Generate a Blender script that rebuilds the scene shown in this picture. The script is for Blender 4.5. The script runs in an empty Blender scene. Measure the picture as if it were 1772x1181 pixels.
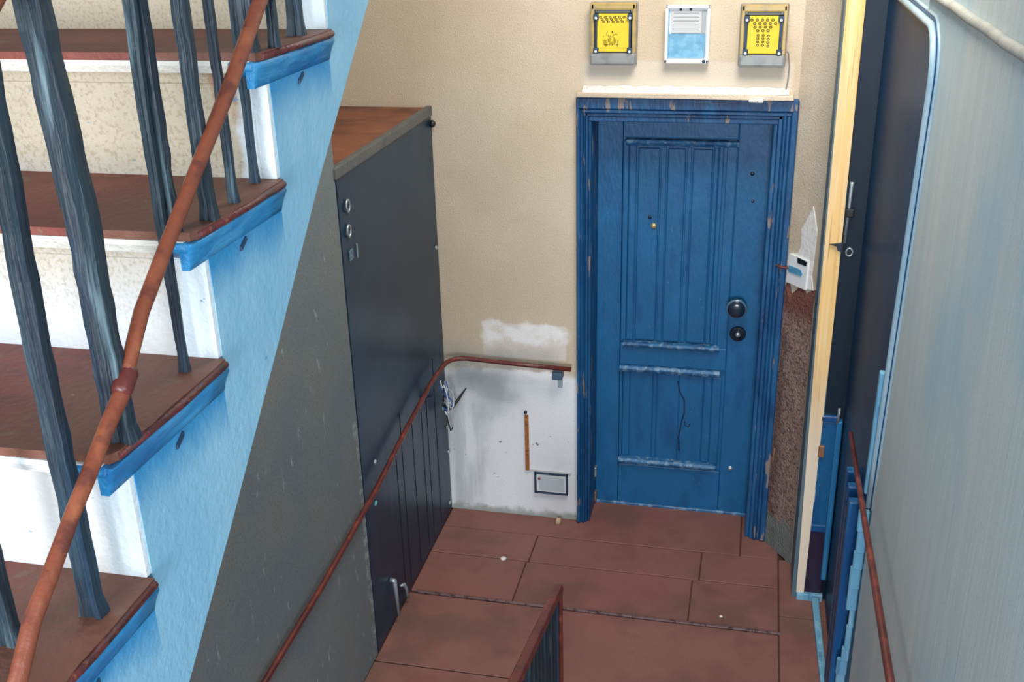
import bpy, bmesh, math, random
from mathutils import Vector, Matrix, noise as mnoise
random.seed(7)
S = bpy.context.scene
C = S.collection
# ------------------------------------------------------------------ camera, world, lights, exposure
cam_d = bpy.data.cameras.new('camera'); cam = bpy.data.objects.new('camera', cam_d); C.objects.link(cam)
pan, tilt, roll = -0.230379, 0.398476, -0.026704
def cam_axes(p, t, r):
    f = Vector((math.sin(p)*math.cos(t), math.cos(p)*math.cos(t), -math.sin(t)))
    ri = Vector((math.cos(p), -math.sin(p), 0)); u = ri.cross(f)
    return math.cos(r)*ri+math.sin(r)*u, -math.sin(r)*ri+math.cos(r)*u, f
R_, U_, F_ = cam_axes(pan, tilt, roll)
m = Matrix((R_, U_, -F_)).transposed().to_4x4(); m.translation = Vector((0.758, -4.577, 2.942))
cam.matrix_world = m
cam_d.sensor_width = 36; cam_d.lens = 1848.455/1772*36; cam_d.clip_start = 0.05
S.camera = cam
S.view_settings.view_transform = 'Standard'; S.view_settings.look = 'None'
S.view_settings.exposure = 0.0; S.view_settings.gamma = 1.0; S.view_settings.use_curve_mapping = False
w = bpy.data.worlds.new('world'); S.world = w; w.use_nodes = True
w.node_tree.nodes['Background'].inputs[0].default_value = (0.72, 0.86, 1.0, 1)
w.node_tree.nodes['Background'].inputs[1].default_value = 0.55
def area(name, loc, target, sx, sy, power, col):
    d = bpy.data.lights.new(name, 'AREA'); d.shape = 'RECTANGLE'; d.size = sx; d.size_y = sy
    d.energy = power; d.color = col
    o = bpy.data.objects.new(name, d); C.objects.link(o); o.location = loc
    o.rotation_euler = (Vector(target)-Vector(loc)).to_track_quat('-Z', 'Y').to_euler()
area('stair_window_light', (2.6, -5.9, 3.0), (-0.2, -2.6, 1.9), 1.6, 1.9, 55, (0.86, 0.94, 1.0))
area('stairwell_lamp_light', (0.8, -1.45, 4.0), (0.35, -0.2, 0.8), 1.1, 0.9, 78, (1.0, 0.91, 0.79))
area('rear_fill_light', (0.95, -8.8, 2.3), (0.1, 0, 0.8), 1.2, 1.5, 320, (0.9, 0.94, 1.0))  # added fill light behind the camera, lifts the lower end wall
area('landing_window_light', (-1.0, -6.8, 3.4), (0.9, -1.2, 1.1), 1.4, 1.6, 90, (0.86, 0.94, 1.0))

# ------------------------------------------------------------------ helpers
def lin(c): return tuple(((v/255)/12.92 if v/255 <= .04045 else ((v/255+.055)/1.055)**2.4) for v in c)
class MB:
    """collects shapes given in world coordinates; build() links them as ONE mesh object"""
    def __init__(s): s.bm = bmesh.new()
    def _bev(s, geom_edges, b, seg=2):
        if b > 0: bmesh.ops.bevel(s.bm, geom=geom_edges, offset=b, segments=seg, profile=.6, affect='EDGES', clamp_overlap=True)
    def box(s, x0, x1, y0, y1, z0, z1, bev=0, seg=2, rz=0, jit=0):
        v = [s.bm.verts.new((x, y, z)) for x in (x0, x1) for y in (y0, y1) for z in (z0, z1)]
        if jit:
            for q in v: q.co += Vector((random.uniform(-jit, jit), random.uniform(-jit, jit), random.uniform(-jit, jit)))
        f = [s.bm.faces.new([v[i] for i in ids]) for ids in ((0,1,3,2),(4,6,7,5),(0,4,5,1),(2,3,7,6),(0,2,6,4),(1,5,7,3))]
        if rz:
            c = Vector(((x0+x1)/2, (y0+y1)/2, 0)); bmesh.ops.rotate(s.bm, verts=v, cent=c, matrix=Matrix.Rotation(rz, 3, 'Z'))
        es = list({e for q in f for e in q.edges}); s._bev(es, bev, seg); return s
    def hexa(s, pts, bev=0):
        """8 points: 4 of the bottom loop then 4 of the top loop"""
        v = [s.bm.verts.new(p) for p in pts]
        f = [s.bm.faces.new([v[i] for i in ids]) for ids in ((3,2,1,0),(4,5,6,7),(0,1,5,4),(1,2,6,5),(2,3,7,6),(3,0,4,7))]
        s._bev(list({e for q in f for e in q.edges}), bev); return s
    def prism(s, poly, axis, a, b, bev=0):
        def P(u, w_, t): return {'x': (t, u, w_), 'y': (u, t, w_), 'z': (u, w_, t)}[axis]
        A = [s.bm.verts.new(P(u, w_, a)) for u, w_ in poly]; B = [s.bm.verts.new(P(u, w_, b)) for u, w_ in poly]
        fs = [s.bm.faces.new(A), s.bm.faces.new(B[::-1])]
        n = len(poly)
        for i in range(n): fs.append(s.bm.faces.new((A[i], B[i], B[(i+1) % n], A[(i+1) % n])))
        s._bev(list({e for q in fs for e in q.edges}), bev, 1); return s
    def tube(s, pts, r, n=10, radii=None, cap=True, sq=1.0):
        pts = [Vector(p) for p in pts]; rings = []; prev = None
        for i, p in enumerate(pts):
            t = (pts[min(i+1, len(pts)-1)]-pts[max(i-1, 0)]).normalized()
            if prev is None: a = t.orthogonal().normalized()
            else: a = (prev-t*prev.dot(t)).normalized()
            prev = a; b = t.cross(a); rr = radii[i] if radii else r
            rings.append([s.bm.verts.new(p+a*math.cos(2*math.pi*k/n)*rr+b*math.sin(2*math.pi*k/n)*rr*sq) for k in range(n)])
        for A, B in zip(rings, rings[1:]):
            for k in range(n):
                f = s.bm.faces.new((A[k], A[(k+1) % n], B[(k+1) % n], B[k])); f.smooth = True
        if cap: s.bm.faces.new(rings[0][::-1]); s.bm.faces.new(rings[-1])
        return s
    def lathe(s, c, axis, prof, n=20):
        """prof: (radius, distance along axis) pairs"""
        ax = Vector(axis).normalized(); a = ax.orthogonal().normalized(); b = ax.cross(a); rings = []
        for r, h in prof:
            o = Vector(c)+ax*h
            rings.append([s.bm.verts.new(o+(a*math.cos(2*math.pi*k/n)+b*math.sin(2*math.pi*k/n))*max(r, 1e-4)) for k in range(n)])
        for A, B in zip(rings, rings[1:]):
            for k in range(n):
                f = s.bm.faces.new((A[k], A[(k+1) % n], B[(k+1) % n], B[k])); f.smooth = True
        s.bm.faces.new(rings[0][::-1]); s.bm.faces.new(rings[-1]); return s
    def sweep(s, sec, pts, scale=None):
        """closed 2D section (x,y) moved along a near-vertical path"""
        rings = []
        for i, p in enumerate(pts):
            k = scale[i] if scale else 1
            rings.append([s.bm.verts.new((p[0]+u*k, p[1]+q*k, p[2])) for u, q in sec])
        n = len(sec)
        for A, B in zip(rings, rings[1:]):
            for k in range(n): s.bm.faces.new((A[k], A[(k+1) % n], B[(k+1) % n], B[k]))
        s.bm.faces.new(rings[0][::-1]); s.bm.faces.new(rings[-1]); return s
    def build(s, name, mat, parent=None, base=None):
        bmesh.ops.recalc_face_normals(s.bm, faces=s.bm.faces)
        if parent is not None: base = Vector(parent['_b'])
        elif base is None:
            cs = [v.co for v in s.bm.verts]
            lo = Vector([min(c[i] for c in cs) for i in range(3)]); hi = Vector([max(c[i] for c in cs) for i in range(3)])
            base = Vector(((lo.x+hi.x)/2, (lo.y+hi.y)/2, lo.z))
        base = Vector(base)
        for v in s.bm.verts: v.co -= base
        me = bpy.data.meshes.new(name); s.bm.to_mesh(me); s.bm.free()
        me.materials.append(mat)
        o = bpy.data.objects.new(name, me); C.objects.link(o); o['_b'] = tuple(base)
        if parent is not None: o.parent = parent
        else: o.location = base
        return o
def tag(o, label, cat, group=None, kind=None):
    o['label'] = label; o['category'] = cat
    if group: o['group'] = group
    if kind: o['kind'] = kind
    return o
def thing(name, base, label, cat, group=None, kind=None):
    o = bpy.data.objects.new(name, None); C.objects.link(o); o.location = base; o['_b'] = tuple(base); o.empty_display_size = .1
    return tag(o, label, cat, group, kind)

# ---- materials
def mat(name, col, rough=.6, layers=(), bump=None, metal=0, spec=.5, coat=0, alpha=None, trans=0):
    M = bpy.data.materials.new(name); M.use_nodes = True; nt = M.node_tree; N = nt.nodes; L = nt.links
    b = N['Principled BSDF']; b.inputs['Roughness'].default_value = rough; b.inputs['Metallic'].default_value = metal
    b.inputs['Specular IOR Level'].default_value = spec; b.inputs['Coat Weight'].default_value = coat; b.inputs['Coat Roughness'].default_value = .15
    if trans: b.inputs['Transmission Weight'].default_value = trans
    geo = N.new('ShaderNodeNewGeometry'); pos = geo.outputs['Position']
    def noise_fac(scale, lo, hi, st=(1, 1, 1), seed=0, detail=4):
        mp = N.new('ShaderNodeMapping'); mp.inputs['Scale'].default_value = st; mp.inputs['Location'].default_value = (seed, seed*1.7, seed*.6)
        L.new(pos, mp.inputs['Vector'])
        t = N.new('ShaderNodeTexNoise'); t.inputs['Scale'].default_value = scale; t.inputs['Detail'].default_value = detail
        L.new(mp.outputs[0], t.inputs['Vector'])
        r = N.new('ShaderNodeMapRange'); r.interpolation_type = 'SMOOTHSTEP'
        r.inputs['From Min'].default_value = lo; r.inputs['From Max'].default_value = hi; L.new(t.outputs['Fac'], r.inputs['Value'])
        return r.outputs['Result']
    def mul(a, c):
        q = N.new('ShaderNodeMath'); q.operation = 'MULTIPLY'
        for i, v in enumerate((a, c)):
            if isinstance(v, (int, float)): q.inputs[i].default_value = v
            else: L.new(v, q.inputs[i])
        return q.outputs[0]
    def box_fac(lims, soft, amp, nscale=12):
        src = pos
        if amp:
            t = N.new('ShaderNodeTexNoise'); t.inputs['Scale'].default_value = nscale; t.inputs['Detail'].default_value = 5; L.new(pos, t.inputs['Vector'])
            v = N.new('ShaderNodeVectorMath'); v.operation = 'MULTIPLY_ADD'; v.inputs[1].default_value = (2*amp,)*3
            L.new(t.outputs['Color'], v.inputs[0]); L.new(pos, v.inputs[2])
            v2 = N.new('ShaderNodeVectorMath'); v2.operation = 'SUBTRACT'; v2.inputs[1].default_value = (amp,)*3; L.new(v.outputs[0], v2.inputs[0]); src = v2.outputs[0]
        sp = N.new('ShaderNodeSeparateXYZ'); L.new(src, sp.inputs[0]); out = None
        for ax in range(3):
            lo, hi = lims[2*ax], lims[2*ax+1]
            for val, sg in ((lo, 1), (hi, -1)):
                if val is None: continue
                r = N.new('ShaderNodeMapRange'); r.interpolation_type = 'SMOOTHSTEP'
                r.inputs['From Min'].default_value = val-soft if sg > 0 else val+soft
                r.inputs['From Max'].default_value = val+soft if sg > 0 else val-soft
                L.new(sp.outputs[ax], r.inputs['Value']); out = r.outputs['Result'] if out is None else mul(out, r.outputs['Result'])
        return out
    rgb = N.new('ShaderNodeRGB'); rgb.outputs[0].default_value = (*lin(col), 1); cur = rgb.outputs[0]
    for ly in layers:
        c, f, masks = ly[0], ly[1], ly[2:]
        fac = f
        for k in masks:
            q = noise_fac(*k[1:]) if k[0] == 'n' else box_fac(*k[1:]); fac = mul(q, fac)
        mx = N.new('ShaderNodeMix'); mx.data_type = 'RGBA'
        if isinstance(fac, (int, float)): mx.inputs['Factor'].default_value = fac
        else: L.new(fac, mx.inputs['Factor'])
        L.new(cur, mx.inputs['A']); mx.inputs['B'].default_value = (*lin(c), 1); cur = mx.outputs['Result']
    L.new(cur, b.inputs['Base Color'])
    if bump:
        sc, st = bump[:2]; stretch = bump[2] if len(bump) > 2 else (1, 1, 1)
        mp = N.new('ShaderNodeMapping'); mp.inputs['Scale'].default_value = stretch; L.new(pos, mp.inputs['Vector'])
        t = N.new('ShaderNodeTexNoise'); t.inputs['Scale'].default_value = sc; t.inputs['Detail'].default_value = 6; L.new(mp.outputs[0], t.inputs['Vector'])
        bp = N.new('ShaderNodeBump'); bp.inputs['Strength'].default_value = st; bp.inputs['Distance'].default_value = .01
        L.new(t.outputs['Fac'], bp.inputs['Height']); L.new(bp.outputs[0], b.inputs['Normal'])
    return M
G = None
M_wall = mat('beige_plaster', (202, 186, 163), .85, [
    ((214, 200, 180), .6, ('n', 2.2, .4, .65)), ((184, 167, 143), .55, ('n', 1.6, .5, .72, (1, 1, 1), 5)),
    ((178, 164, 142), .5, ('n', 160, .5, .75)), ((236, 226, 210), .3, ('n', 120, .55, .8, (1, 1, 1), 9)),
    ((214, 204, 190), .8, ('b', (.03, .89, G, G, 2.15, 2.275), .012, .01)),
    ((232, 230, 228), .55, ('b', (-.458, -.052, G, G, .875, 1.055), .006, .012)), ((244, 244, 244), .9, ('b', (-.455, -.055, G, G, .96, 1.05), .02, .06), ('n', 9, .3, .55)),
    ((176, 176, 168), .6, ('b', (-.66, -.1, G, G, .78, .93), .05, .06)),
    ((236, 241, 246), .97, ('b', (-.7, .03, G, G, -1, .80), .03, .05)),
    ((242, 245, 248), .9, ('b', (-.47, -.07, G, G, .725, .81), .008, .015)),
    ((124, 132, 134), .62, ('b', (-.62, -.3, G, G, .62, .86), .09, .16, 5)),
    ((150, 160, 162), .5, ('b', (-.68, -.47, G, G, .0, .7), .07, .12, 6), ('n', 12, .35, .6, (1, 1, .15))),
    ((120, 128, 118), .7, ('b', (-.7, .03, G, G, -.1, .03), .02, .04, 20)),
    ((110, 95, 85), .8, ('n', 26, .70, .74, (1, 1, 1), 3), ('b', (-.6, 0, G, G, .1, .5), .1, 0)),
], bump=(170, .35))
M_rough = mat('rough_render', (146, 120, 110), .95, [((84, 58, 54), .75, ('n', 70, .5, .6)), ((190, 174, 164), .6, ('n', 110, .55, .68, (1, 1, 1), 4)),
    ((105, 52, 44), .8, ('b', (G, G, G, G, 1.2, 1.45), .07, .06)), ((60, 34, 36), .5, ('b', (.88, .955, G, G, 0, 1.1), .02, .02)),
    ((112, 120, 116), .95, ('b', (G, G, G, G, -.1, .17), .03, .12, 16))], bump=(90, .9))
M_strip = mat('beige_plaster_return', (202, 186, 164), .85, [((226, 216, 200), .5, ('n', 3, .4, .6)), ((176, 148, 126), .5, ('n', 120, .5, .75)), ((150,150,140),.4,('b',(1.0,G,G,G,G,G),.03,.02))], bump=(150, .35))
M_whitepaint = mat('white_filler', (226, 226, 224), .8, [((200, 196, 188), .5, ('n', 40, .5, .7))], bump=(80, .3))
M_dust = mat('white_plaster_dust', (240, 238, 234), .9, [((206, 196, 186), .6, ('n', 50, .5, .65))], bump=(120, .8))
M_grey = mat('grey_wall_paint', (106, 116, 121), .62, [((120, 122, 118), .5, ('n', 3, .4, .65)), ((78, 80, 84), .5, ('n', 140, .5, .75)),
    ((150, 160, 160), .8, ('n', 16, .66, .74, (1, 2.2, .7))), ((150, 160, 162), .8, ('b', (G, G, -1.21, -1.1, 0, 1.1), .012, .05, 20), ('n', 30, .45, .55))], bump=(120, .25), spec=.3)
M_right = mat('blue_grey_wall', (192, 202, 203), .6, [((204, 209, 208), .6, ('n', 14, .42, .62, (1, 1, .06))), ((172, 194, 202), .5, ('n', 30, .5, .7, (1, 1, .04), 6)),
    ((150, 190, 208), .5, ('n', 1.3, .42, .62, (1, 1, 1), 2)), ((136, 164, 178), .35, ('n', 180, .5, .7))], bump=(60, .15, (1, 1, .08)), spec=.3)
M_floor = mat('red_floor_paint', (134, 92, 85), .62, [((144, 101, 93), .6, ('n', 3, .42, .62)), ((120, 80, 73), .6, ('n', 7, .5, .7, (1, 1, 1), 3)),
    ((146, 88, 84), .5, ('n', 1.4, .5, .7, (1, 1, 1), 8)), ((104, 84, 76), .4, ('n', 150, .52, .75)), ((96, 78, 66), .5, ('n', 2.5, .52, .66, (1, 1, 1), 12))], bump=(120, .12), spec=.35)
M_joint = mat('dark_joint', (84, 52, 48), .9)
M_strip_metal = mat('worn_metal_strip', (128, 104, 104), .4, [((62, 40, 42), .7, ('n', 30, .5, .6))], metal=.3)
M_door = mat('blue_door_paint', (16, 92, 140), .42, [((24, 102, 160), .55, ('n', 5, .45, .68)), ((10, 66, 120), .5, ('n', 14, .5, .7, (1, 1, .3), 4)),
    ((96, 132, 164), .4, ('n', 60, .68, .78, (1, 1, .5), 2))], bump=(70, .18, (1, 1, .35)), spec=.4)
M_frame = mat('worn_blue_frame_paint', (18, 74, 122), .45, [((34, 98, 146), .6, ('n', 10, .45, .65, (1, 1, .3))), ((12, 52, 96), .6, ('n', 20, .5, .66, (1, 1, .2), 3)),
    ((150, 132, 116), .75, ('n', 26, .63, .67, (1, 1, .22), 7))], bump=(60, .3, (1, 1, .3)), spec=.4)
M_edge = mat('rubbed_blue_edge', (44, 104, 152), .4, [((120, 156, 184), .8, ('n', 34, .5, .62)), ((14, 62, 112), .6, ('n', 20, .5, .6, (1, 1, 1), 6))], bump=(60, .3))
M_estrip = mat('mid_blue_strip', (36, 118, 172), .4, [((90, 164, 204), .6, ('n', 40, .5, .62, (1, 1, .05)))])
M_crack = mat('dark_blue_crack', (6, 34, 72), .8)
M_dark = mat('dark_gap', (10, 18, 34), .9)
M_iron = mat('dark_blue_iron', (34, 52, 62), .5, [((112, 136, 144), .7, ('n', 70, .56, .68, (1, 1, .06))), ((22, 32, 46), .7, ('n', 40, .45, .6, (1, 1, .1), 4)),
    ((124, 112, 104), .7, ('n', 26, .68, .74, (1, 1, .12), 9)), ((30, 68, 94), .5, ('n', 30, .5, .65, (1, 1, .08), 14))], bump=(90, .5, (1, 1, .1)), spec=.5)
M_wood_rail = mat('brown_rail_paint', (128, 66, 44), .42, [((168, 98, 62), .6, ('n', 16, .5, .7)), ((84, 40, 34), .7, ('n', 30, .52, .66, (1, 1, 1), 4))], bump=(60, .2))
M_red_rail = mat('dark_red_rail_paint', (96, 42, 38), .35, [((148, 70, 56), .5, ('n', 24, .5, .7)), ((66, 26, 30), .6, ('n', 12, .5, .65, (1, 1, 1), 4))], bump=(60, .15))
M_tread = mat('red_brown_tread_paint', (118, 58, 48), .6, [((140, 70, 56), .6, ('n', 6, .45, .65)), ((82, 42, 38), .6, ('n', 14, .52, .7, (.3, 1, 1), 3)), ((120, 92, 72), .8, ('n', 24, .62, .7, (1, 1, 1), 8)),
    ((196, 180, 160), .7, ('n', 55, .72, .76, (1, 1, 1), 2)), ((116, 84, 64), .55, ('b', (-.02, G, G, G, G, G), .05, .05, 20))], bump=(90, .25))
M_tread_edge = mat('dark_red_tread_edge', (92, 34, 34), .5, [((56, 26, 28), .7, ('n', 40, .5, .6)), ((150, 90, 60), .5, ('n', 60, .6, .7))], bump=(80, .4))
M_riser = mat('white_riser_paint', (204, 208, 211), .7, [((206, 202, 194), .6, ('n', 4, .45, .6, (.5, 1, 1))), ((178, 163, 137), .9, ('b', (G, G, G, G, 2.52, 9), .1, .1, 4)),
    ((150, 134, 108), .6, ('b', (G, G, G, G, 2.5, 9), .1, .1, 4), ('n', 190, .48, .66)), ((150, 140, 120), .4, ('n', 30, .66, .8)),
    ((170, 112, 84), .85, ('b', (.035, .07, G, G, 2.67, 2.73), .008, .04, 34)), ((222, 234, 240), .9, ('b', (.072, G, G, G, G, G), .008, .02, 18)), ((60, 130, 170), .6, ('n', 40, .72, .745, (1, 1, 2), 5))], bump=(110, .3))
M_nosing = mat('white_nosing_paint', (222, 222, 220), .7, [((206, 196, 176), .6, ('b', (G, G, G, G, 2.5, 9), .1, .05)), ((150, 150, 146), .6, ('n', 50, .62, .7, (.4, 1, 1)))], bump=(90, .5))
M_stringer = mat('light_blue_stringer_paint', (134, 186, 212), .5, [((154, 200, 221), .5, ('n', 7, .45, .65, (1, 1, .6))), ((124, 178, 208), .5, ('n', 12, .5, .7, (1, 1.5, .5), 3)), ((60, 110, 150), .6, ('n', 34, .72, .76, (1, 1, 1), 6))], bump=(80, .2), spec=.35)
def tread_band(M, col):
    """darker blue band that fades out below each tread end"""
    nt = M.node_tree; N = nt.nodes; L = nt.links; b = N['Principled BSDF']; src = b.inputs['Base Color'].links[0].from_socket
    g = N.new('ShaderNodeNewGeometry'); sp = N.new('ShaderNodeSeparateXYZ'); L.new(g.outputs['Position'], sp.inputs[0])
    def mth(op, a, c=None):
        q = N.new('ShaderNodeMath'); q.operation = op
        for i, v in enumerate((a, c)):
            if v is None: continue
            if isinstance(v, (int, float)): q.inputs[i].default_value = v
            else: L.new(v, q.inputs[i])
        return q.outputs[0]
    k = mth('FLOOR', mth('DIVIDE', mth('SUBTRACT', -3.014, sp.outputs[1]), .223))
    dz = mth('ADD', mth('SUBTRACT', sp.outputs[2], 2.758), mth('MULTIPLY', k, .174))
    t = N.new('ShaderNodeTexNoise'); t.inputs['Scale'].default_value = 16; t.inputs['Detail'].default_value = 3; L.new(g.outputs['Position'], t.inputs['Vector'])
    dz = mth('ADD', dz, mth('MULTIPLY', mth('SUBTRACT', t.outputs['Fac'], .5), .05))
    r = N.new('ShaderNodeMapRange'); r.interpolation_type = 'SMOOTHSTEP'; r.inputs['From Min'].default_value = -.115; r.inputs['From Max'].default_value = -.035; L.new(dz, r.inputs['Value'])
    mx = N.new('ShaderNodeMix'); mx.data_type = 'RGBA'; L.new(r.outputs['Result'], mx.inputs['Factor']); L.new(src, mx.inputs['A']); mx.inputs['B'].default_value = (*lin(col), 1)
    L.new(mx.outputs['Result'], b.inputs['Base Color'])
tread_band(M_stringer, (44, 138, 192))
M_cove = mat('deep_blue_moulding_paint', (40, 134, 188), .45, [((84, 168, 216), .6, ('n', 24, .5, .64, (1, .25, 1))), ((14, 88, 150), .6, ('n', 18, .5, .66, (1, .3, 1), 4)), ((40, 50, 66), .8, ('n', 20, .72, .76, (1, .5, 1), 8))], bump=(60, .6, (1, .3, 1)))
M_navy = mat('navy_steel_paint', (18, 46, 68), .3, [((28, 58, 80), .6, ('n', 3, .42, .62)),
    ((38, 72, 104), .6, ('n', 18, .5, .66, (1, 1, .05), 3), ('b', (G, G, G, G, .1, .95), .1, .1))], bump=(90, .05), spec=.22)
M_navy_rim = mat('grey_steel_rim', (84, 88, 90), .45, [((60, 66, 72), .6, ('n', 10, .45, .65))], bump=(70, .2))
M_cabtop = mat('brown_cabinet_top', (122, 72, 48), .6, [((78, 44, 38), .7, ('n', 4, .45, .65)), ((140, 86, 56), .5, ('n', 12, .5, .65, (1, 1, 1), 3))], bump=(80, .2))
M_leaf2 = mat('navy_gloss_door', (30, 64, 98), .35, [((34, 56, 82), .5, ('n', 12, .45, .65, (1, 1, .08))), ((16, 50, 88), .6, ('n', 5, .45, .65, (1, 1, .3), 3))], bump=(60, .05, (1, 1, .1)), spec=.05)
M_return = mat('dark_navy_jamb_paint', (20, 36, 52), .45, [((30, 46, 60), .5, ('n', 12, .45, .65, (1, 1, .08)))], spec=.25)
M_mould = mat('bright_blue_moulding', (16, 78, 134), .4, [((40, 120, 172), .6, ('n', 24, .5, .64, (1, 1, .1)))], bump=(60, .2, (1, 1, .1)))
M_lblue = mat('pale_blue_trim_paint', (112, 172, 204), .4, [((160, 204, 226), .6, ('n', 18, .5, .64, (1, 1, .15))), ((60, 112, 150), .6, ('n', 30, .55, .66, (1, 1, .1), 4))], bump=(60, .3, (1, 1, .2)))
M_bead = mat('steel_blue_bead_paint', (150, 182, 200), .4, [((186, 206, 216), .5, ('n', 20, .45, .6, (1, 1, .15)))])
M_purple = mat('dark_purple_kick', (44, 32, 58), .3, bump=(60, .06))
M_raw = mat('raw_yellow_wood', (246, 206, 138), .65, [((226, 176, 104), .7, ('n', 34, .48, .62, (1, 1, .035))), ((252, 226, 178), .5, ('n', 60, .5, .62, (1, 1, .03), 5)), ((196, 138, 80), .7, ('n', 50, .66, .7, (1, 1, .03), 9)),
    ((240, 226, 206), .9, ('b', (G, G, G, G, -1, .95), .35, .03))], bump=(60, .2, (1, 1, .05)))
M_postside = mat('blue_grey_post_paint', (84, 108, 122), .55, [((104, 124, 128), .5, ('n', 10, .45, .6, (1, 1, .2)))], bump=(60, .2))
M_steel = mat('dull_steel', (170, 182, 190), .35, metal=.6)
M_black = mat('black_plastic', (26, 28, 34), .45)
M_yellow = mat('yellow_plate', (236, 200, 34), .5, [((226, 182, 24), .5, ('n', 20, .45, .65))])
M_case = mat('smoky_plastic_case', (134, 138, 138), .35, [((104, 108, 112), .6, ('n', 20, .45, .65))], spec=.6)
M_case_y = mat('amber_plastic_case', (176, 150, 84), .35, [((140, 128, 100), .6, ('n', 20, .45, .6))])
M_clip = mat('dark_blue_clip', (30, 58, 84), .5)
M_white = mat('white_plastic', (232, 236, 238), .4)
M_whitegrey = mat('grey_white_label', (196, 200, 204), .6)
M_wblue = mat('pale_blue_window', (86, 152, 190), .3, [((120, 180, 208), .6, ('n', 30, .45, .62)), ((50, 116, 160), .5, ('n', 24, .55, .7, (1, 1, 1), 3))])
M_print = mat('dark_print', (60, 70, 40), .8)
M_greyprint = mat('grey_print', (130, 134, 138), .8)
M_rust = mat('rusty_orange_steel', (164, 100, 48), .8, [((110, 62, 34), .7, ('n', 40, .5, .62)), ((204, 150, 90), .5, ('n', 60, .55, .66))], bump=(90, .5))
M_brass = mat('brass', (200, 180, 130), .35, metal=.5)
M_knob = mat('dark_blue_knob', (24, 42, 62), .22, spec=.7)
M_rosette = mat('bronzed_lock', (44, 56, 70), .4, metal=.4)
M_hinge = mat('rusted_hinge', (150, 110, 84), .5, metal=.4)

# ------------------------------------------------------------------ setting: floor
fl = tag(MB().box(-1.2, 1.3, -4.3, .22, -.12, -.012).build('floor', M_joint), 'red brown painted landing floor of large slabs in front of the blue door', 'floor', kind='structure')
slabs = [(-.655,.808,-.168,.2),(.813,.985,-.168,.2),(-.655,-.172,-.398,-.172),(-.168,.63,-.398,-.172),(.634,.985,-.398,-.172),
         (-.655,-.182,-.715,-.402),(-.178,.60,-.715,-.402),(.604,.985,-.715,-.402),(-.655,.985,-1.213,-.735),(-.655,.985,-1.72,-1.219),
         (-.655,.985,-2.3,-1.726),(-.655,.985,-3.3,-2.306),(.99,1.19,-.6,-.17),(.99,1.19,-1.35,-.604),(.99,1.19,-2.3,-1.354),(.99,1.19,-3.3,-2.304)]
for i, (a, b, c, d) in enumerate(slabs):
    dz = random.uniform(-.0015, .0015)
    MB().box(a, b, c, d, -.02, dz, bev=.003, seg=1).build('floor_slab', M_floor, fl)
s = MB()
xs = -.63
while xs < 1.0:                                                   # the metal joint strip, slightly wavy and chipped
    x2 = min(xs+random.uniform(.12, .3), 1.0)
    s.box(xs, x2-.001, -.732+random.uniform(-.002, .002), -.718, -.01, .003+random.uniform(0, .002), bev=.002, seg=1); xs = x2
s.build('joint_strip', M_strip_metal, fl)

# ------------------------------------------------------------------ setting: walls
H = 5.2
wb = MB(); wb.box(-1.3, .04, 0, .25, 0, H); wb.box(.868, 1.3, .02, .25, 0, H); wb.box(.04, .885, 0, .25, 2.09, H)
wb.hexa([(.885, 0, 0), (.93, 0, 0), (.93, .03, 0), (.885, .03, 0), (.885, 0, H), (.93, 0, H), (.93, .03, H), (.885, .03, H)])
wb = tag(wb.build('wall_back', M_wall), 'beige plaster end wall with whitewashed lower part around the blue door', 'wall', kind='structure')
# angled plaster return between door frame and jamb post
wr = MB().hexa([(.92, -.002, 0), (1.05, -.2, 0), (1.2, -.1, 0), (1.0, .02, 0), (.92, -.002, H), (1.05, -.2, H), (1.2, -.1, H), (1.0, .02, H)])
wr = tag(wr.build('wall_return', M_strip), 'narrow angled plaster return to the right of the blue door', 'wall', kind='structure')
rough = MB()                                                       # exposed render coat, proud of the return, ragged top edge
def on_ret(t, off): # t along the return 0..1
    d = Vector((.13, -.198)); n = Vector((-.198, -.13)).normalized()
    return Vector((.92, -.002))+d*t+n*off
nx, nz = 7, 34
grid = [[None]*(nz+1) for _ in range(nx+1)]
for i in range(nx+1):
    for j in range(nz+1):
        t = i/nx*.98; top = 1.325+.03*math.sin(i*2.1)+.012*math.cos(i*5.)-(.05 if i == 0 else 0)+.03*i/nx
        z = j/nz*top; off = .008+.006*mnoise.noise(Vector((t*9, z*14, 1)))
        if j == nz: off = 0.0
        p = on_ret(t, off); grid[i][j] = rough.bm.verts.new((p.x, p.y, z))
for i in range(nx):
    for j in range(nz): rough.bm.faces.new((grid[i][j], grid[i+1][j], grid[i+1][j+1], grid[i][j+1]))
rough.build('exposed_render', M_rough, wr)
def flat_on_return(poly, off, th, name, m_, parent):
    mb = MB(); A = []; B = []
    for t, z in poly:
        p = on_ret(t, off); q = on_ret(t, off-th); A.append(mb.bm.verts.new((p.x, p.y, z))); B.append(mb.bm.verts.new((q.x, q.y, z)))
    mb.bm.faces.new(A); mb.bm.faces.new(B[::-1]); n = len(A)
    for i in range(n): mb.bm.faces.new((A[i], B[i], B[(i+1) % n], A[(i+1) % n]))
    return mb.build(name, m_, parent)
flat_on_return([(.06,1.335),(.9,1.36),(.82,1.42),(.84,1.5),(.86,1.62),(.7,1.715),(.66,1.69),(.42,1.6),(.45,1.53),(.38,1.49),(.1,1.47)], .004, .006, 'filler_patch', M_whitepaint, wr)
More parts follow.
